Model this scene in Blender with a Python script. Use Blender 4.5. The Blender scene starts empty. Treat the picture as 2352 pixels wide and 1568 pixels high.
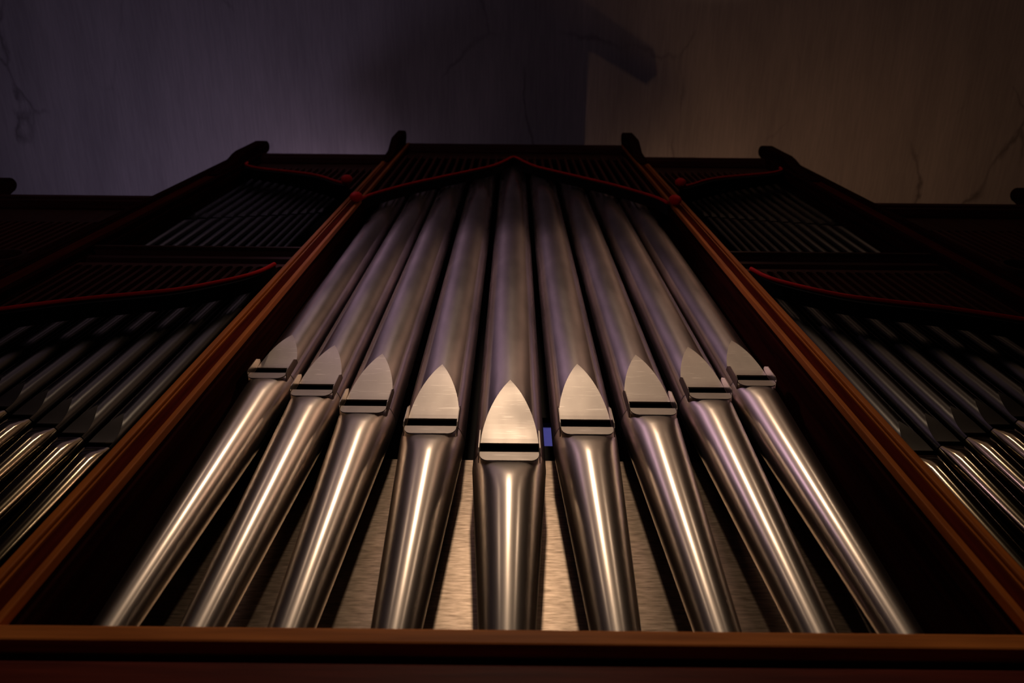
import bpy, bmesh, math, random
from mathutils import Vector, Matrix
random.seed(7)
S = bpy.context.scene
COL = S.collection

# ------------------------------------------------------------------ camera
cd = bpy.data.cameras.new('camera')
cam = bpy.data.objects.new('camera', cd)
COL.objects.link(cam)
cd.sensor_width = 36.0
cd.lens = 28.0
cd.clip_start = 0.02
cam.location = (0, 0, 0)
cam.rotation_euler = (Matrix.Rotation(math.radians(90 + 67.976), 3, 'X') @
                      Matrix.Rotation(math.radians(0.57), 3, 'Z')).to_euler()
cd.dof.use_dof = True
cd.dof.focus_distance = 2.35
cd.dof.aperture_fstop = 3.2
S.camera = cam

# ------------------------------------------------------------------ world, lamps, exposure
w = bpy.data.worlds.new('world')
S.world = w
w.use_nodes = True
w.node_tree.nodes['Background'].inputs[0].default_value = (0.012, 0.009, 0.008, 1)
w.node_tree.nodes['Background'].inputs[1].default_value = 0.3


def spot(name, loc, target, power, color, size, blend, radius):
    l = bpy.data.lights.new(name, 'SPOT')
    l.energy = power
    l.color = color
    l.spot_size = math.radians(size)
    l.spot_blend = blend
    l.shadow_soft_size = radius
    o = bpy.data.objects.new(name, l)
    COL.objects.link(o)
    o.location = loc
    o.rotation_euler = (Vector(target) - Vector(loc)).to_track_quat('-Z', 'Y').to_euler()
    return o


WARM = (1.0, 0.76, 0.54)
# ceiling spotlight of the hall, behind and above the viewer, aimed at the pipe feet
spot('organ_spotlight', (0.0, -3.3, 6.7), (0, 1.0, 1.6), 250, WARM, 30, 1.0, 0.17)
spot('side_streak_light', (-2.6, -3.3, 6.7), (-0.2, 1.0, 1.6), 18, WARM, 26, 1.0, 0.07)  # this unseen pair is added for the side streaks on the feet
spot('side_streak_light', (2.6, -3.3, 6.7), (0.2, 1.0, 1.6), 24, WARM, 26, 1.0, 0.07)
# two coloured stage lamps on the hall ceiling, left and right, aimed at the pipe bodies
spot('stage_lamp', (-2.6, -2.4, 6.6), (-0.05, 1.0, 3.2), 335, (0.96, 0.64, 0.93), 19.5, 0.8, 0.2)
spot('stage_lamp', (2.6, -2.4, 6.6), (0.05, 1.0, 3.2), 275, (1.0, 0.61, 0.42), 19.5, 0.8, 0.2)
# unseen lights added over the two side cases, then uplights on the wings
spot('case_fill_light', (-1.60, 1.90, 6.48), (-1.60, 1.89, 6.9), 7.0, (1.0, 0.68, 0.96), 178, 0.1, 0.02)  # added to spread violet over the ceiling
spot('case_fill_light', (1.42, 1.95, 6.15), (1.42, 1.94, 6.9), 5.2, (1.0, 0.52, 0.29), 178, 0.1, 0.008)  # added for the tower's shadow edge along the ceiling
spot('wing_uplight', (-2.85, 1.6, 4.8), (-2.8, 1.5, 6.9), 16, (0.74, 0.58, 1.0), 172, 0.4, 0.25)
spot('wing_uplight', (2.85, 1.6, 4.8), (2.8, 1.5, 6.9), 12, (1.0, 0.50, 0.24), 172, 0.4, 0.25)
# unseen lights added to brighten the ceiling that the pipes mirror
spot('ceiling_fill_light', (-1.9, -2.6, 0.6), (-1.6, -2.2, 6.9), 900, (1.0, 0.72, 0.91), 36, 0.6, 0.03)
spot('ceiling_fill_light', (1.9, -2.6, 0.6), (1.6, -2.2, 6.9), 900, (1.0, 0.66, 0.48), 36, 0.6, 0.03)
spot('ceiling_fill_light', (-1.6, -4.5, 0.0), (-1.6, -0.5, 6.9), 36, (0.90, 0.70, 1.0), 110, 0.8, 0.3)  # added as a faint violet fill over the whole ceiling

S.view_settings.view_transform = 'Standard'
S.view_settings.look = 'None'
S.view_settings.gamma = 1.0
S.view_settings.use_curve_mapping = False
S.view_settings.exposure = 0.0


# ------------------------------------------------------------------ materials
def mat(name):
    m = bpy.data.materials.new(name)
    m.use_nodes = True
    nt = m.node_tree
    return m, nt, nt.nodes['Principled BSDF']


def noise_ramp(nt, scale, stretch, c0, c1, p0=0.3, p1=0.7, detail=6.0, coord='Object'):
    tc = nt.nodes.new('ShaderNodeTexCoord')
    mp = nt.nodes.new('ShaderNodeMapping')
    mp.inputs['Scale'].default_value = stretch
    nz = nt.nodes.new('ShaderNodeTexNoise')
    nz.inputs['Scale'].default_value = scale
    nz.inputs['Detail'].default_value = detail
    rp = nt.nodes.new('ShaderNodeValToRGB')
    rp.color_ramp.elements[0].color = (*c0, 1)
    rp.color_ramp.elements[1].color = (*c1, 1)
    rp.color_ramp.elements[0].position = p0
    rp.color_ramp.elements[1].position = p1
    nt.links.new(tc.outputs[coord], mp.inputs[0])
    nt.links.new(mp.outputs[0], nz.inputs['Vector'])
    nt.links.new(nz.outputs['Fac'], rp.inputs[0])
    return nz, rp


def add_bump(nt, b, height, strength, dist):
    bp = nt.nodes.new('ShaderNodeBump')
    bp.inputs['Strength'].default_value = strength
    bp.inputs['Distance'].default_value = dist
    nt.links.new(height, bp.inputs['Height'])
    nt.links.new(bp.outputs[0], b.inputs['Normal'])


def metal(name, c0, c1, r0, r1, bump=0.1, scratch=False, rough2=0.0, mix2=0.5):
    m, nt, b = mat(name)
    b.inputs['Metallic'].default_value = 1.0
    _, rc = noise_ramp(nt, 9, (1, 1, 0.3), c0, c1)
    nt.links.new(rc.outputs[0], b.inputs['Base Color'])
    _, rr = noise_ramp(nt, 12, (1.0, 1.0, 0.22), (r0,) * 3, (r1,) * 3, detail=1.5)
    nt.links.new(rr.outputs[0], b.inputs['Roughness'])
    if bump:
        n2, r2 = noise_ramp(nt, 420, (1.6, 1.6, 0.035), (0, 0, 0), (1, 1, 1), detail=2)
        add_bump(nt, b, r2.outputs[0], bump, 0.0002)
    if rough2:
        # second, rougher lobe: rubbed metal with a satin bloom over the polish
        g = nt.nodes.new('ShaderNodeBsdfPrincipled')
        g.inputs['Metallic'].default_value = 1.0
        g.inputs['Roughness'].default_value = rough2
        nt.links.new(rc.outputs[0], g.inputs['Base Color'])
        ms = nt.nodes.new('ShaderNodeMixShader')
        ms.inputs[0].default_value = mix2
        nt.links.new(b.outputs[0], ms.inputs[1])
        nt.links.new(g.outputs[0], ms.inputs[2])
        nt.links.new(ms.outputs[0], nt.nodes['Material Output'].inputs['Surface'])
    if scratch:
        # fine rubbed scratches, slanting, a little brighter and smoother than the metal
        tc = nt.nodes.new('ShaderNodeTexCoord')
        mp = nt.nodes.new('ShaderNodeMapping')
        mp.inputs['Rotation'].default_value = (0.3, 0.55, 0.2)
        mp.inputs['Scale'].default_value = (16, 16, 150)
        nz = nt.nodes.new('ShaderNodeTexNoise')
        nz.inputs['Scale'].default_value = 1.0
        nz.inputs['Detail'].default_value = 3
        rp = nt.nodes.new('ShaderNodeValToRGB')
        rp.color_ramp.elements[0].position = 0.60
        rp.color_ramp.elements[0].color = (0, 0, 0, 1)
        rp.color_ramp.elements[1].position = 0.72
        rp.color_ramp.elements[1].color = (0.35, 0.35, 0.35, 1)
        mx = nt.nodes.new('ShaderNodeMix')
        mx.data_type = 'RGBA'
        nt.links.new(tc.outputs['Object'], mp.inputs[0])
        nt.links.new(mp.outputs[0], nz.inputs['Vector'])
        nt.links.new(nz.outputs['Fac'], rp.inputs[0])
        nt.links.new(rp.outputs[0], mx.inputs['Factor'])
        nt.links.new(rc.outputs[0], mx.inputs[6])
        mx.inputs[7].default_value = (0.85, 0.78, 0.70, 1)
        nt.links.new(mx.outputs[2], b.inputs['Base Color'])
    return m


def wood(name, c0, c1, rough, stretch=(14, 14, 0.8), spec=0.4, bump=0.2):
    m, nt, b = mat(name)
    nz, rc = noise_ramp(nt, 5, stretch, c0, c1)
    nt.links.new(rc.outputs[0], b.inputs['Base Color'])
    b.inputs['Roughness'].default_value = rough
    b.inputs['Specular IOR Level'].default_value = spec
    add_bump(nt, b, nz.outputs['Fac'], bump, 0.002)
    return m


M = {}
M['tin_polished'] = metal('polished_tin', (0.57, 0.495, 0.43), (0.43, 0.365, 0.31), 0.20, 0.26, 0.0, rough2=0.42, mix2=0.4)
M['tin_body'] = metal('tin_body', (0.66, 0.57, 0.535), (0.38, 0.33, 0.315), 0.08, 0.13, 0.0, rough2=0.38, mix2=0.30)
M['tin_lip'] = metal('tin_lip', (0.48, 0.42, 0.37), (0.37, 0.32, 0.28), 0.36, 0.46, 0.1, True)
M['tin_dark'] = metal('dark_tin', (0.052, 0.048, 0.043), (0.036, 0.033, 0.030), 0.22, 0.30, 0.0)  # side pipes get one even, much darker metal colour
M['tin_dark_lip'] = metal('dark_tin_lip', (0.17, 0.15, 0.125), (0.11, 0.097, 0.082), 0.42, 0.5, 0.0)
M['tin_side_foot'] = metal('side_foot_tin', (0.24, 0.19, 0.125), (0.17, 0.135, 0.09), 0.12, 0.14, 0.0)
M['mahogany'] = wood('dark_mahogany', (0.045, 0.009, 0.006), (0.022, 0.006, 0.004), 0.6, spec=0.0)
M['mahogany_h'] = wood('dark_mahogany_across', (0.075, 0.013, 0.008), (0.038, 0.007, 0.005), 0.6, (0.8, 14, 14), 0.05)
M['orange_wood'] = wood('orange_edge_wood', (0.62, 0.17, 0.020), (0.40, 0.10, 0.012), 0.55, spec=0.08)
M['orange_wood_h'] = wood('orange_rail_wood', (0.85, 0.27, 0.055), (0.52, 0.15, 0.028), 0.5, (0.8, 14, 14), 0.1)
M['base_wood'] = wood('base_panel_wood', (0.19, 0.030, 0.014), (0.10, 0.016, 0.009), 0.5, (0.8, 14, 14), 0.08)
M['red_mahogany'] = wood('reddish_mahogany', (0.13, 0.018, 0.009), (0.07, 0.010, 0.006), 0.6, spec=0.0)
M['brown_wood'] = wood('brown_moulding_wood', (0.08, 0.022, 0.009), (0.04, 0.011, 0.006), 0.6, spec=0.06)
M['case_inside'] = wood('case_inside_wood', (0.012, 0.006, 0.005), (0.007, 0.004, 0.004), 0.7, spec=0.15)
M['slat_wood'] = wood('slat_wood', (0.12, 0.026, 0.011), (0.06, 0.013, 0.007), 0.6, spec=0.06)
M['board'] = wood('backboard_wood', (0.36, 0.27, 0.20), (0.15, 0.105, 0.072), 0.34, (6, 36, 38), 0.9, 0.08)
M['board'].node_tree.nodes['Principled BSDF'].inputs['Metallic'].default_value = 0.9

m, nt, b = mat('red_paint')
_, rc = noise_ramp(nt, 20, (1, 1, 1), (0.95, 0.016, 0.014), (0.75, 0.010, 0.009))
nt.links.new(rc.outputs[0], b.inputs['Base Color'])
b.inputs['Roughness'].default_value = 0.6
b.inputs['Specular IOR Level'].default_value = 0.08
M['red'] = m

m, nt, b = mat('black_mouth_shade')  # near-black colour standing in for shade inside the pipe mouths
_, rc = noise_ramp(nt, 20, (1, 1, 1), (0.004, 0.003, 0.003), (0.002, 0.002, 0.002))
nt.links.new(rc.outputs[0], b.inputs['Base Color'])
b.inputs['Roughness'].default_value = 0.9
b.inputs['Specular IOR Level'].default_value = 0.0
M['slot'] = m


def plaster(name, c0, c1, cracks):
    m, nt, b = mat(name)
    L = nt.links.new
    nz, rc = noise_ramp(nt, 1.3, (2.2, 0.5, 1), c0, c1, 0.25, 0.75, 8)
    # fine streaks along the trowel direction
    n2, r2 = noise_ramp(nt, 26, (3.0, 0.16, 1), (0.86, 0.86, 0.86), (1, 1, 1), 0.35, 0.65, 3)
    mx = nt.nodes.new('ShaderNodeMix')
    mx.data_type = 'RGBA'
    mx.blend_type = 'MULTIPLY'
    mx.inputs['Factor'].default_value = 1.0
    L(rc.outputs[0], mx.inputs[6])
    L(r2.outputs[0], mx.inputs[7])
    out = mx.outputs[2]
    if cracks:
        tc = nt.nodes.new('ShaderNodeTexCoord')
        mp = nt.nodes.new('ShaderNodeMapping')
        mp.inputs['Scale'].default_value = (1.0, 0.62, 1)
        wn = nt.nodes.new('ShaderNodeTexNoise')
        wn.inputs['Scale'].default_value = 2.2
        wn.inputs['Detail'].default_value = 6
        ad = nt.nodes.new('ShaderNodeMix')
        ad.data_type = 'RGBA'
        ad.blend_type = 'LINEAR_LIGHT'
        ad.inputs['Factor'].default_value = 0.16
        vo = nt.nodes.new('ShaderNodeTexVoronoi')
        vo.feature = 'DISTANCE_TO_EDGE'
        vo.inputs['Scale'].default_value = 0.95
        rp = nt.nodes.new('ShaderNodeValToRGB')
        rp.color_ramp.elements[0].position = 0.0
        rp.color_ramp.elements[0].color = (1, 1, 1, 1)
        rp.color_ramp.elements[1].position = 0.013
        rp.color_ramp.elements[1].color = (0, 0, 0, 1)
        mk, rk = noise_ramp(nt, 1.1, (1, 1, 1), (0, 0, 0), (0.6, 0.6, 0.6), 0.44, 0.62, 2)
        mu = nt.nodes.new('ShaderNodeMath')
        mu.operation = 'MULTIPLY'
        L(tc.outputs['Object'], mp.inputs[0])
        L(mp.outputs[0], wn.inputs['Vector'])
        L(mp.outputs[0], ad.inputs[6])
        L(wn.outputs['Color'], ad.inputs[7])
        L(ad.outputs[2], vo.inputs['Vector'])
        L(vo.outputs['Distance'], rp.inputs[0])
        L(rp.outputs[0], mu.inputs[0])
        L(rk.outputs[0], mu.inputs[1])
        m2 = nt.nodes.new('ShaderNodeMix')
        m2.data_type = 'RGBA'
        L(mu.outputs[0], m2.inputs['Factor'])
        L(out, m2.inputs[6])
        m2.inputs[7].default_value = (0.03, 0.025, 0.025, 1)
        out = m2.outputs[2]
    L(out, b.inputs['Base Color'])
    b.inputs['Roughness'].default_value = 0.9
    b.inputs['Specular IOR Level'].default_value = 0.1
    add_bump(nt, b, nz.outputs['Fac'], 0.3, 0.02)
    return m


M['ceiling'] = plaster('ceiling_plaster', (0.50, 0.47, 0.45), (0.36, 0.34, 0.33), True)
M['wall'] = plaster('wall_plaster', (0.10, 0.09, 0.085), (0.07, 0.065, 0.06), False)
M['floor'] = wood('floor_wood', (0.06, 0.035, 0.02), (0.03, 0.018, 0.012), 0.6, (2, 14, 1))

m, nt, b = mat('blue_window_glass')
_, rc = noise_ramp(nt, 3, (1, 1, 1), (0.10, 0.095, 0.36), (0.075, 0.072, 0.30))
nt.links.new(rc.outputs[0], b.inputs['Base Color'])
nt.links.new(rc.outputs[0], b.inputs['Emission Color'])
b.inputs['Emission Strength'].default_value = 0.62
M['blue_glass'] = m


# ------------------------------------------------------------------ mesh helpers
def link(name, bm, material, parent=None, smooth=False):
    me = bpy.data.meshes.new(name)
    bmesh.ops.recalc_face_normals(bm, faces=bm.faces)
    if smooth:
        for f in bm.faces:
            f.smooth = True
    bm.to_mesh(me)
    bm.free()
    me.materials.append(material)
    o = bpy.data.objects.new(name, me)
    COL.objects.link(o)
    if parent:
        o.parent = parent
    return o


def box(bm, x0, x1, y0, y1, z0, z1, bev=0.0):
    vs = [bm.verts.new((x, y, z)) for z in (z0, z1) for y in (y0, y1) for x in (x0, x1)]
    fs = [(0, 1, 3, 2), (4, 6, 7, 5), (0, 4, 5, 1), (2, 3, 7, 6), (0, 2, 6, 4), (1, 5, 7, 3)]
    faces = [bm.faces.new([vs[i] for i in f]) for f in fs]
    if bev:
        es = list({e for f in faces for e in f.edges})
        bmesh.ops.bevel(bm, geom=es, offset=bev, segments=2, affect='EDGES', profile=0.6)


def bx(name, dims, material, parent=None, bev=0.0):
    bm = bmesh.new()
    box(bm, *dims, bev)
    return link(name, bm, material, parent)


def prism(bm, pts, axis, a0, a1):
    """extrude a closed polygon of 2-D points along an axis"""
    def p3(p, a):
        if axis == 'x':
            return (a, p[0], p[1])
        if axis == 'y':
            return (p[0], a, p[1])
        return (p[0], p[1], a)
    n = len(pts)
    A = [bm.verts.new(p3(p, a0)) for p in pts]
    B = [bm.verts.new(p3(p, a1)) for p in pts]
    bm.faces.new(A)
    bm.faces.new(B[::-1])
    for i in range(n):
        j = (i + 1) % n
        bm.faces.new((A[i], B[i], B[j], A[j]))


def sweep_tube(bm, pts, r, n=10):
    """tube along points lying in an x-z plane"""
    rings = []
    for i, p in enumerate(pts):
        p = Vector(p)
        a = Vector(pts[max(0, i - 1)])
        c = Vector(pts[min(len(pts) - 1, i + 1)])
        t = (c - a).normalized()
        side = Vector((0, 1, 0))
        up = t.cross(side)
        rings.append([bm.verts.new(p + r * (math.cos(q) * side + math.sin(q) * up))
                      for q in [2 * math.pi * k / n for k in range(n)]])
    for a, c in zip(rings, rings[1:]):
        for k in range(n):
            bm.faces.new((a[k], a[(k + 1) % n], c[(k + 1) % n], c[k]))
    bm.faces.new(rings[0][::-1])
    bm.faces.new(rings[-1])


def sweep_bar(bm, pts, y0, y1, dz0, dz1):
    """rectangular bar following points (x, z): spans y0..y1 and z+dz0..z+dz1"""
    rings = []
    for (x, z) in pts:
        rings.append([bm.verts.new(q) for q in
                      ((x, y0, z + dz0), (x, y1, z + dz0), (x, y1, z + dz1), (x, y0, z + dz1))])
    for a, c in zip(rings, rings[1:]):
        for k in range(4):
            bm.faces.new((a[k], a[(k + 1) % 4], c[(k + 1) % 4], c[k]))
    bm.faces.new(rings[0][::-1])
    bm.faces.new(rings[-1])


def thing(name, label, cat, loc=(0, 0, 0), group=None):
    o = bpy.data.objects.new(name, None)
    o.empty_display_size = 0.1
    COL.objects.link(o)
    o.location = loc
    o['label'] = label
    o['category'] = cat
    if group:
        o['group'] = group
    return o


def struct(o, label, cat):
    o['kind'] = 'structure'
    o['label'] = label
    o['category'] = cat
    return o


def smoothstep(t):
    t = min(1.0, max(0.0, t))
    return t * t * (3 - 2 * t)


def interp(pts, x):
    pts = sorted(pts)
    if x <= pts[0][0]:
        return pts[0][1]
    for (a, za), (c, zc) in zip(pts, pts[1:]):
        if x <= c:
            return za + (zc - za) * (x - a) / (c - a)
    return pts[-1][1]


def curve_pts(ctrl, n=6):
    """Catmull-Rom through (x, z) control points"""
    P = [ctrl[0]] + list(ctrl) + [ctrl[-1]]
    out = []
    for i in range(1, len(P) - 2):
        p0, p1, p2, p3 = P[i - 1], P[i], P[i + 1], P[i + 2]
        for k in range(n):
            t = k / n
            out.append(tuple(0.5 * (2 * p1[d] + (p2[d] - p0[d]) * t +
                                    (2 * p0[d] - 5 * p1[d] + 4 * p2[d] - p3[d]) * t * t +
                                    (3 * p1[d] - p0[d] - 3 * p2[d] + p3[d]) * t ** 3) for d in (0, 1)))
    out.append(tuple(ctrl[-1]))
    return out


# ------------------------------------------------------------------ room shell
ZC, ZF = 6.90, -1.6
struct(bx('ceiling', (-7, 7, -9, 2.4, ZC, ZC + 0.3), M['ceiling']),
       'cracked plaster ceiling lit violet on the left and amber on the right', 'ceiling')
struct(bx('floor', (-7, 7, -9, 2.4, ZF - 0.2, ZF), M['floor']), 'dark floor of the hall below the organ', 'floor')
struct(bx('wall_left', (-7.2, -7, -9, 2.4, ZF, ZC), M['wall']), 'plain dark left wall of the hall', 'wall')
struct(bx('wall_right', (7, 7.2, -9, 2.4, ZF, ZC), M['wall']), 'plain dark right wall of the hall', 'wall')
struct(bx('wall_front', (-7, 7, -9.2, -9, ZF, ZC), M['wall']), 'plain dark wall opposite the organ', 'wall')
# back wall with an opening for the little blue window glimpsed between two pipes
WX0, WX1, WZ0, WZ1 = 0.12, 0.27, 3.84, 4.22
bm = bmesh.new()
box(bm, -7, WX0, 2.2, 2.4, ZF, ZC)
box(bm, WX1, 7, 2.2, 2.4, ZF, ZC)
box(bm, WX0, WX1, 2.2, 2.4, ZF, WZ0)
box(bm, WX0, WX1, 2.2, 2.4, WZ1, ZC)
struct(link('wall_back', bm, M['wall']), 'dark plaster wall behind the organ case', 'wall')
wf = bmesh.new()
box(wf, WX0, WX0 + 0.02, 2.2, 2.3, WZ0, WZ1)
box(wf, WX1 - 0.02, WX1, 2.2, 2.3, WZ0, WZ1)
box(wf, WX0 + 0.02, WX1 - 0.02, 2.2, 2.3, WZ0, WZ0 + 0.02)
box(wf, WX0 + 0.02, WX1 - 0.02, 2.2, 2.3, WZ1 - 0.02, WZ1)
win = struct(link('window_1', wf, M['case_inside']), 'small blue-lit window seen through the gap right of the middle pipe', 'window')
bx('pane', (WX0 + 0.02, WX1 - 0.02, 2.25, 2.26, WZ0 + 0.02, WZ1 - 0.02), M['blue_glass'], win)


# ------------------------------------------------------------------ organ case
YF = 0.93
Z_T, Z_S, Z_W = 6.52, 5.94, 4.41          # cornice heights: tower, side bays, wings
IL, IR = -0.838, 0.862                      # inner edges of the tower posts
OL, OR = -0.920, 0.942                      # their outer edges
Z_SILL = 1.024


def finial(name, parent, x0, x1, yfr, zb, ztip):
    """horn on top of a post: an upright bar standing forward of the cornice with a rounded top"""
    bm = bmesh.new()
    r = 0.045
    pts = [(YF + 0.06, zb - 0.9), (YF - 0.007, zb - 0.9), (YF - 0.02, zb - 0.55), (yfr + 0.012, zb - 0.40), (yfr, zb - 0.34)]
    for a in range(180, 39, -20):
        pts.append((yfr + r + r * math.cos(math.radians(a)), ztip - r * 1.6 + 1.6 * r * math.sin(math.radians(a))))
    pts += [(yfr + 0.095, zb + (ztip - zb) * 0.35), (YF + 0.06, zb + 0.001)]
    prism(bm, pts, 'x', x0, x1)
    bmesh.ops.bevel(bm, geom=[e for e in bm.edges if abs(e.verts[0].co.x - e.verts[1].co.x) < 1e-6],
                    offset=0.006, segments=2, affect='EDGES')
    return link(name, bm, M['mahogany'], parent)


def post(parent, inner, outer, z0, z1, ztip, s, hx, yfr, bead):
    """moulded post; inner/outer are |x| of its two edges, s is the side (-1 left, 1 right)"""
    def xs(a, c):
        return (min(s * a, s * c), max(s * a, s * c))
    wd = outer - inner
    bm = bmesh.new()
    box(bm, *xs(inner, outer), YF + 0.018, 1.24, z0, z1)
    p = link('post', bm, M['mahogany'], parent)
    k = wd / 0.082
    bm = bmesh.new()
    box(bm, *xs(inner - 0.001, inner + 0.015 * k), YF - 0.004, YF + 0.0175, z0, z1, 0.003)
    link('inner_bead', bm, bead, p)['label'] = 'lighter edge strip facing the pipes'
    bm = bmesh.new()
    box(bm, *xs(inner + 0.0165 * k, outer - 0.030 * k), YF + 0.004, YF + 0.0175, z0, z1)
    link('face_board', bm, M['red_mahogany'], p)
    bm = bmesh.new()
    box(bm, *xs(outer - 0.0285 * k, outer - 0.0235 * k), YF + 0.001, YF + 0.0175, z0, z1)
    box(bm, *xs(outer - 0.019 * k, outer + 0.001), YF - 0.004, YF + 0.0175, z0, z1, 0.004)
    link('outer_bead', bm, bead, p)['label'] = 'lighter edge strip on the outer side'
    bm = bmesh.new()
    box(bm, *xs(inner - 0.010, inner - 0.0005), YF + 0.026, YF + 0.062, z0, z1, 0.003)
    link('jamb_moulding', bm, M['mahogany'], p)
    finial('finial', p, *xs(*hx), yfr, z1, ztip)
    return p


def cornice(parent, x0, x1, z):
    bm = bmesh.new()
    pts = [(YF, z), (YF, z - 0.05), (YF + 0.012, z - 0.065), (YF + 0.012, z - 0.09), (YF + 0.045, z - 0.12),
           (1.02, z - 0.12), (1.02, z)]
    prism(bm, pts, 'x', x0, x1)
    link('cornice', bm, M['mahogany_h'], parent)
    bx('frieze', (x0, x1, 0.985, 1.015, z - 0.40, z - 0.121), M['brown_wood'], parent)


def roof(parent, x0, x1, z, z1=None):
    bx('roof_panel', (x0, x1, 1.021, 2.15, z - 0.04, z1 or z), M['case_inside'], parent)


tower = thing('organ_tower_case', 'tall central mahogany organ case framing the nine large pipes', 'organ case')
post(tower, -IL, -OL, Z_SILL, Z_T, 6.62, -1, (0.872, 0.928), 0.835, M['orange_wood'])
post(tower, IR, OR, Z_SILL, Z_T, 6.62, 1, (0.838 + 0.030, 0.945), 0.835, M['orange_wood'])
cornice(tower, OL + 0.02, OR - 0.02, Z_T)
roof(tower, OL - 0.03, OR + 0.03, Z_T, 6.56)
for s, a in ((1, OR),):
    # unseen bar added behind the tower corner to cast a bar shadow
    bm = bmesh.new()
    prism(bm, [(s * (a - 0.01), 1.03), (s * (a + 0.06), 1.03), (s * 1.30, 1.21), (s * 1.26, 1.25), (s * (a - 0.01), 1.07)], 'z', 6.47, 6.51)
    link('shadow_bar', bm, M['mahogany'], tower)
for (x0, x1) in ((OL, OL + 0.03), (OR - 0.03, OR)):
    bx('side_panel', (x0, x1, 1.241, 2.15, 0.0, Z_T - 0.05), M['case_inside'], tower)


def sill(parent, x0, x1):
    bx('sill_rail', (x0, x1, YF - 0.012, 0.985, 0.990, Z_SILL), M['orange_wood_h'], parent, 0.004)['label'] = 'lighter orange wooden rail under the pipes'
    bx('sill_fillet', (x0, x1, YF + 0.012, 0.985, 0.966, 0.985), M['mahogany_h'], parent, 0.003)
    bx('base_panel', (x0, x1, YF - 0.002, 0.98, -1.6, 0.957), M['base_wood'], parent, 0.004)


sill(tower, OL, OR)
bx('toe_board', (IL, IR, 0.99, 1.18, 0.64, 0.70), M['case_inside'], tower)
# baffle added behind the pipes against stray window light, slotted to show the window
bm = bmesh.new()
for q in ((OL + 0.031, 0.085, 2.006, 6.3), (0.145, OR - 0.031, 2.006, 6.3), (0.085, 0.145, 2.006, 2.30), (0.085, 0.145, 2.50, 6.3)):
    box(bm, q[0], q[1], 1.30, 1.32, q[2], q[3])
link('light_baffle', bm, M['case_inside'], tower)
bx('backboard', (IL + 0.0, IR - 0.0, 1.182, 1.20, 0.64, 2.005), M['board'], tower)['label'] = 'grained satin wooden board behind the pipe feet'

SIDE = {-1: (0.920, 1.835, 2.005, 'left'), 1: (0.942, 1.835, 2.005, 'right')}
WING = {-1: (2.005, 2.855, 3.0, 'left'), 1: (2.005, 2.855, 3.0, 'right')}
flats, wings = {}, {}
for s in (-1, 1):
    a, i, o, nm = SIDE[s]
    f = thing('organ_side_case', 'dark two storey side case to the %s of the central tower' % nm, 'organ case')
    flats[s] = f
    post(f, i, o, -0.5, Z_S, 6.16, s, (1.855, 1.935), 0.862, M['mahogany'])
    xa, xb = sorted((s * (a + 0.001), s * i))
    cornice(f, xa, xb, Z_S)
    roof(f, xa, xb, Z_S)
    sill(f, *sorted((s * (a + 0.001), s * i)))
    # transom between the storeys
    bm = bmesh.new()
    pts = [(YF + 0.02, 3.40), (YF + 0.02, 3.375), (YF + 0.04, 3.36), (YF + 0.04, 3.33), (YF + 0.03, 3.32), (YF + 0.03, 3.285),
           (YF + 0.05, 3.27), (YF + 0.05, 3.235), (YF + 0.06, 3.21), (1.13, 3.21), (1.13, 3.40)]
    prism(bm, pts, 'x', xa, xb)
    link('transom', bm, M['mahogany_h'], f)
    bm = bmesh.new()
    box(bm, xa, xb, YF + 0.005, YF + 0.0195, 3.378, 3.398, 0.003)
    link('transom_bead', bm, M['brown_wood'], f)
    bx('toe_board', (xa, xb, 0.99, 1.16, 0.64, 0.70), M['case_inside'], f)
    bx('inner_panel', (xa, xb, 1.25, 1.27, 0.0, Z_S - 0.05), M['case_inside'], f)
    # outer wing
    a, i, o, nm = WING[s]
    wg = thing('organ_wing_case', 'low %s wing of the organ case with a slatted front' % nm, 'organ case')
    wings[s] = wg
    post(wg, i, o, -0.5, Z_W, 4.60, s, (2.868, 2.975), 0.862, M['mahogany'])
    xa, xb = sorted((s * (a + 0.001), s * i))
    cornice(wg, xa, xb, Z_W)
    roof(wg, xa, xb, Z_W)
    bx('inner_panel', (xa, xb, 1.10, 1.12, -0.5, Z_W - 0.05), M['case_inside'], wg)
    bx('base_panel', (xa, xb, 0.99, 1.05, -1.6, 1.2), M['mahogany_h'], wg)


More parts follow.
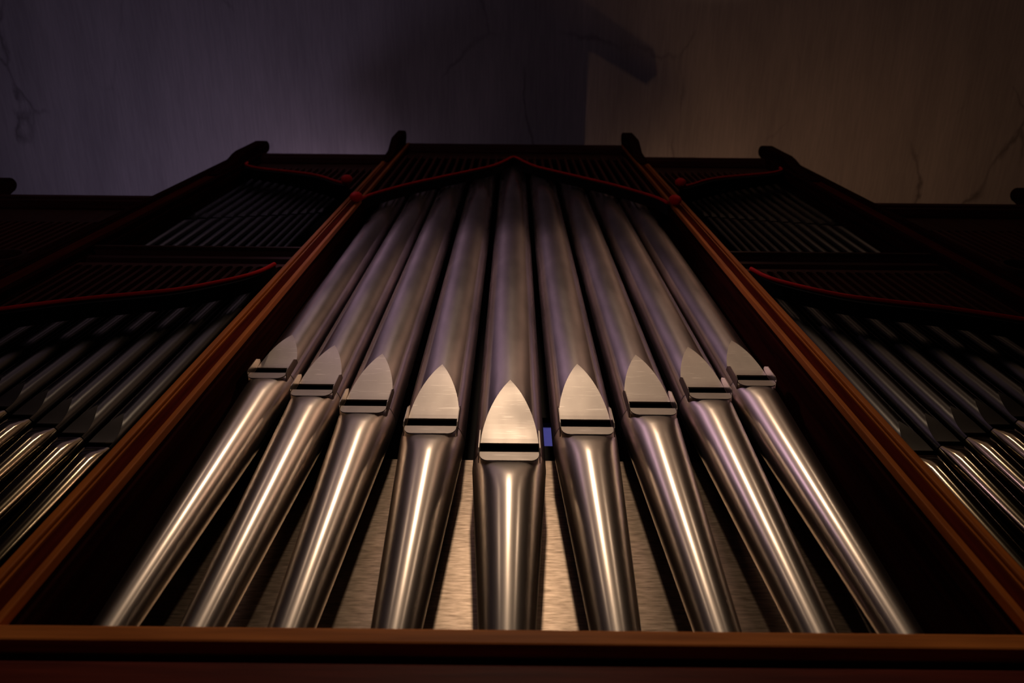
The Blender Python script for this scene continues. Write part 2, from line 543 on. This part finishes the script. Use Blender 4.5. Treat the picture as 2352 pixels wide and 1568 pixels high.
# ------------------------------------------------------------------ pipe shades (slatted screens with a red edge)
def shade(name, label, ctrl, z_top, x0, x1, n, wd, arched=False, knobs=()):
    t = thing(name, label, 'pipe shade')
    pts = curve_pts(ctrl)
    xa, xb = min(x0, x1), max(x0, x1)
    for k in range(n):
        x = xa + (xb - xa) * (k + 0.5) / n
        zb = interp(pts, x) + 0.03
        if zb > z_top - 0.05:
            continue
        bx('slat', (x - wd / 2, x + wd / 2, 0.962, 0.984, zb, z_top), M['slat_wood'], t)
    bm = bmesh.new()
    sweep_bar(bm, pts, 0.935, 0.990, -0.022, 0.028)
    link('arch_rail', bm, M['case_inside'], t)
    bm = bmesh.new()
    sweep_tube(bm, [(x, 0.928, z + 0.014) for x, z in pts], 0.0085)
    link('red_bead', bm, M['red'], t, True)['label'] = 'red painted curved edging'
    for (x, z) in knobs:
        bm = bmesh.new()
        bmesh.ops.create_uvsphere(bm, u_segments=16, v_segments=10, radius=0.034,
                                  matrix=Matrix.Translation((x, 0.897, z)) @ Matrix.Diagonal((1.0, 0.8, 1.5, 1)))
        link('knob', bm, M['red'], t, True)['label'] = 'red carved end knob'
    if arched:
        bm = bmesh.new()
        p = (xb - xa) / n
        for k in range(n - 1):
            c0 = xa + p * (k + 1)
            arc = [(c0 + (p / 2) * math.cos(q), z_top - 0.09 + 0.06 * math.sin(q))
                   for q in [math.pi * j / 6 for j in range(7)]]
            prism(bm, arc + [(c0 - p / 2, z_top), (c0 + p / 2, z_top)], 'y', 0.960, 0.986)
        link('arched_rail', bm, M['slat_wood'], t)
    return t


ctr = 0.5 * (IL + IR)
half = [(0.847, 4.33), (0.80, 4.50), (0.632, 4.80), (0.467, 5.03), (0.287, 5.27), (0.149, 5.47), (0.062, 5.69), (0.0, 5.86)]
ctrl = [(ctr - 0.012 - x, z) for x, z in half] + [(ctr - 0.012 + x, z) for x, z in half[-2::-1]]
shade('pipe_shade', 'wide slatted shade under the tower cornice with a pointed red ogee edge', ctrl, Z_T - 0.401, IL, IR, 30, 0.017,
      knobs=((IL - 0.012, 4.28), (IR + 0.012, 4.28)))
for s in (-1, 1):
    a, i, o, nm = SIDE[s]
    up = [(1.825, 5.50), (1.80, 5.40), (1.666, 5.28), (1.403, 5.155), (1.237, 5.045), (1.09, 4.87), (1.0, 4.78)]
    up = [(s * x, z) for x, z in up]
    if s < 0:
        up = up
    shade('pipe_shade', 'dark slatted shade high in the upper %s bay, red edge dipping to the tower' % nm, sorted(up),
          Z_S - 0.401, s * a, s * i, 20, 0.014, knobs=((s * 1.0, 4.78),))
    lo = [(0.965, 3.09), (0.99, 3.0), (1.033, 2.925), (1.132, 2.825), (1.233, 2.75), (1.368, 2.695), (1.527, 2.635), (1.736, 2.525), (1.825, 2.47)]
    lo = [(s * x, z) for x, z in lo]
    shade('pipe_shade', 'slatted shade below the %s transom with a long bright red sagging edge' % nm, sorted(lo),
          3.209, s * a, s * i, 22, 0.015, arched=True)
    # wing screen with its round opening
    a, i, o, nm = WING[s]
    t = thing('wing_screen', 'dark slatted screen in the %s wing beside a round opening' % nm, 'pipe shade')
    hx, hz, hr = s * 2.217, 3.33, 0.085
    n = 19
    for k in range(n):
        x = s * (a + (i - a) * (k + 0.5) / n)
        d = abs(x - hx)
        segs = [(1.2, Z_W - 0.401)]
        if d < hr:
            g = math.sqrt(hr * hr - d * d)
            segs = [(1.2, hz - g), (hz + g, Z_W - 0.401)]
        for (z0, z1) in segs:
            bx('slat', (x - 0.009, x + 0.009, 0.985, 1.01, z0, z1), M['slat_wood'], t)
    bm = bmesh.new()
    nn = 32
    prof = [(hr - 0.012, 0.985), (hr - 0.004, 0.965), (hr + 0.014, 0.965), (hr + 0.022, 0.984), (hr + 0.022, 1.01), (hr - 0.012, 1.01)]
    rings = [[bm.verts.new((hx + r * math.cos(q), y, hz + r * math.sin(q))) for r, y in prof]
             for q in [2 * math.pi * j / nn for j in range(nn)]]
    for j in range(nn):
        A, B = rings[j], rings[(j + 1) % nn]
        for q in range(len(prof)):
            r = (q + 1) % len(prof)
            bm.faces.new((A[q], A[r], B[r], B[q]))
    link('round_opening', bm, M['brown_wood'], t)


# ------------------------------------------------------------------ organ pipes
def pipe(name, label, group, x, yaxis, R, wr, zm, cut, H, ztop, ztoe, rtoe, mats, seg=64, ears=True, slot=True, name_parts=True):
    root = thing(name, label, 'organ pipe', (x, yaxis, ztoe), group)
    mf, mb, ml = mats
    wm = R * wr
    yf = math.sqrt(R * R - wm * wm)
    zl = zm - ztoe                                   # local height of the mouth
    te = math.asin(wr)
    # foot: cone pressed flat below the mouth
    bm = bmesh.new()
    rows = [0, 0.004, 0.012, 0.025, 0.045, 0.07, 0.10, 0.14, 0.19, 0.26, 0.36, 0.5, 0.75, 1.0]
    Lp = min(2.1 * wm, 0.6 * zl)
    prev = None
    for q in rows:
        t = q * zl
        r = R + (rtoe - R) * q
        if q == 0:
            r *= 0.992
        ff = yf / R + (1.06 - yf / R) * smoothstep(t / Lp)
        ring = []
        for k in range(seg):
            a = 2 * math.pi * k / seg
            px, py = r * math.sin(a), -r * math.cos(a)
            lim = r * ff
            if -py > lim * 0.90:                       # soft clamp against the pressed plane
                e = -py - lim * 0.90
                py = -(lim * 0.90 + lim * 0.10 * (1 - math.exp(-e / (lim * 0.10)))) if ff < 1.0 else \
                    -((1 - (ff - 1) / 0.06) * (lim * 0.90 + lim * 0.10 * (1 - math.exp(-e / (lim * 0.10)))) + (ff - 1) / 0.06 * (-py))
            ring.append(bm.verts.new((px, py, zl - t)))
        if prev:
            for k in range(seg):
                bm.faces.new((prev[k], ring[k], ring[(k + 1) % seg], prev[(k + 1) % seg]))
        else:
            top = ring
        prev = ring
    bm.faces.new(prev)
    bm.faces.new(top[::-1])
    fo = link('foot', bm, mf, root, True)
    # body: tube with the mouth cut out and the leaf-shaped upper lip left open
    bm = bmesh.new()
    nL = 14
    hs = [(0.0, wm), (cut, wm)]
    for j in range(1, nL + 1):
        u = j / nL
        hs.append((cut + H * u, wm * max(0.0, 1 - u ** 1.9)))
    for j in range(1, 7):
        hs.append((cut + H + (ztop - zm - cut - H) * j / 6, 0.0))
    prev = None
    for (h, wv) in hs:
        ta = math.asin(min(1, wv / R))
        ring = []
        for k in range(seg + 1):
            a = ta + (2 * math.pi - 2 * ta) * k / seg
            ring.append(bm.verts.new((R * math.sin(a), -R * math.cos(a), zl + h)))
        if prev:
            for k in range(seg):
                bm.faces.new((prev[k], ring[k], ring[k + 1], prev[k + 1]))
        prev = ring
    bmesh.ops.remove_doubles(bm, verts=bm.verts, dist=1e-5)
    link('body', bm, mb, root, True)
    # upper lip: the pressed leaf
    bm = bmesh.new()
    nx = 8
    prev = None
    lip = [(cut, wm, 0.005), (cut, wm, 0.0)] + [(cut + H * j / nL, wm * (1 - (j / nL) ** 1.9), 0.0) for j in range(1, nL)] + [(cut + H, 1e-4, 0.0)]
    for (h, wv, dy) in lip:
        yv = math.sqrt(R * R - wv * wv)
        ring = [bm.verts.new((wv * (2 * k / nx - 1), -yv + dy - 0.0006, zl + h)) for k in range(nx + 1)]
        if prev:
            for k in range(nx):
                bm.faces.new((prev[k], prev[k + 1], ring[k + 1], ring[k]))
        prev = ring
    link('upper_lip', bm, ml, root, False)
    if slot:
        bm = bmesh.new()
        box(bm, -wm * 0.995, wm * 0.995, -yf + 0.010, -yf + 0.016, zl + 0.001, zl + cut + 0.05)  # black plate in place of the unlit inside of the pipe
        link('mouth_shade_plate', bm, M['slot'], root)
    if ears:
        k = wm / 0.075
        for sx in (-1, 1):
            bm = bmesh.new()
            e = 0.030
            pts = [(-yf + 0.004, zl - 0.048), (-yf - e * 0.8, zl - 0.046), (-yf - e, zl - 0.030), (-yf - e, zl + 0.060 * k),
                   (-yf - e * 0.55, zl + 0.100 * k), (-yf + 0.0, zl + 0.112 * k)]
            xi = sx * (wm + 0.0005)
            prism(bm, pts, 'x', min(xi, xi + sx * 0.0022), max(xi, xi + sx * 0.0022))
            link('ear', bm, mf, root)
        # little lip plate in front of the lower lip, its bottom corners rounded
        bm = bmesh.new()
        hw, ph, rc, rz = wm - 0.001, 0.046, 0.020, 0.034
        out = [(-hw, 0.0), (-hw, -ph + rz)]
        for q in range(180, 271, 18):
            out.append((-hw + rc + rc * math.cos(math.radians(q)), -ph + rz + rz * math.sin(math.radians(q))))
        out += [(-u, v) for u, v in out[::-1]]
        A, B = [], []
        for (u, v) in out:
            yy = -yf - 0.016 - 0.003 * (-v / ph)
            A.append(bm.verts.new((u, yy, zl + v - 0.027)))
            B.append(bm.verts.new((u, yy + 0.004, zl + v - 0.026)))
        bm.faces.new(A)
        bm.faces.new(B[::-1])
        for q in range(len(out)):
            r = (q + 1) % len(out)
            bm.faces.new((A[q], B[q], B[r], A[r]))
        link('lip_plate', bm, ml, root)
    return root


# nine large pipes of the tower
PX = [-0.751, -0.585, -0.415, -0.215, -0.004, 0.203, 0.398, 0.583, 0.747]
PR = [0.0730, 0.0770, 0.0820, 0.0880, 0.0950, 0.0890, 0.0825, 0.0785, 0.0730]
PZ = [2.270, 2.147, 2.038, 1.917, 1.775, 1.919, 2.042, 2.150, 2.250]
PH = [0.215, 0.238, 0.268, 0.295, 0.312, 0.305, 0.275, 0.248, 0.222]
PL = ['large tin pipe farthest left in the tower, beside the left post',
      'large tin pipe second from the tower\'s left post',
      'large tin pipe third from the tower\'s left post',
      'large tin pipe directly left of the middle pipe',
      'middle tin pipe of the tower, fattest, with the lowest mouth',
      'large tin pipe directly right of the middle pipe',
      'large tin pipe third from the tower\'s right post',
      'large tin pipe second from the tower\'s right post',
      'large tin pipe farthest right in the tower, beside the right post']
tops = [5.0, 5.3, 5.6, 5.8, 6.1, 5.8, 5.6, 5.3, 5.0]
for k in range(9):
    pipe('organ_pipe', PL[k], 'large pipes in the central tower', PX[k], 1.08, PR[k], 0.79, PZ[k], 0.045, PH[k],
         tops[k], 0.70, 0.021, (M['tin_polished'], M['tin_body'], M['tin_lip']))

ORD = ['nearest', 'second', 'third', 'fourth', 'fifth', 'sixth', 'seventh', 'eighth', 'ninth', 'tenth', 'eleventh', 'twelfth', 'thirteenth']
for s in (-1, 1):
    nm = 'left' if s < 0 else 'right'
    a = 1.085
    for k in range(8):
        lab = ('slim dark pipe in the lower %s bay, nearest the tower post' % nm) if k == 0 else \
            ('slim dark pipe in the lower %s bay, %s from the tower post' % (nm, ORD[k]))
        pipe('organ_pipe', lab, 'slim pipes in the lower %s bay' % nm, s * (a + 0.0985 * k), 1.075, 0.0425 - 0.0008 * k, 0.76,
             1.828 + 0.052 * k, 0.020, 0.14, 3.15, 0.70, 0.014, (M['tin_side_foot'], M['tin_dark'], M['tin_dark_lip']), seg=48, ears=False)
    xs = [1.835 - 0.045]
    r0 = 0.0315
    rad = [r0 * (1 - 0.037 * k) for k in range(13)]
    for k in range(12):
        xs.append(xs[-1] - (rad[k] + rad[k + 1]) * 1.06 - 0.004)
    for k in range(13):
        lab = ('small dark pipe in the upper %s bay, nearest the outer post' % nm) if k == 0 else \
            ('small dark pipe in the upper %s bay, %s from the outer post' % (nm, ORD[k]))
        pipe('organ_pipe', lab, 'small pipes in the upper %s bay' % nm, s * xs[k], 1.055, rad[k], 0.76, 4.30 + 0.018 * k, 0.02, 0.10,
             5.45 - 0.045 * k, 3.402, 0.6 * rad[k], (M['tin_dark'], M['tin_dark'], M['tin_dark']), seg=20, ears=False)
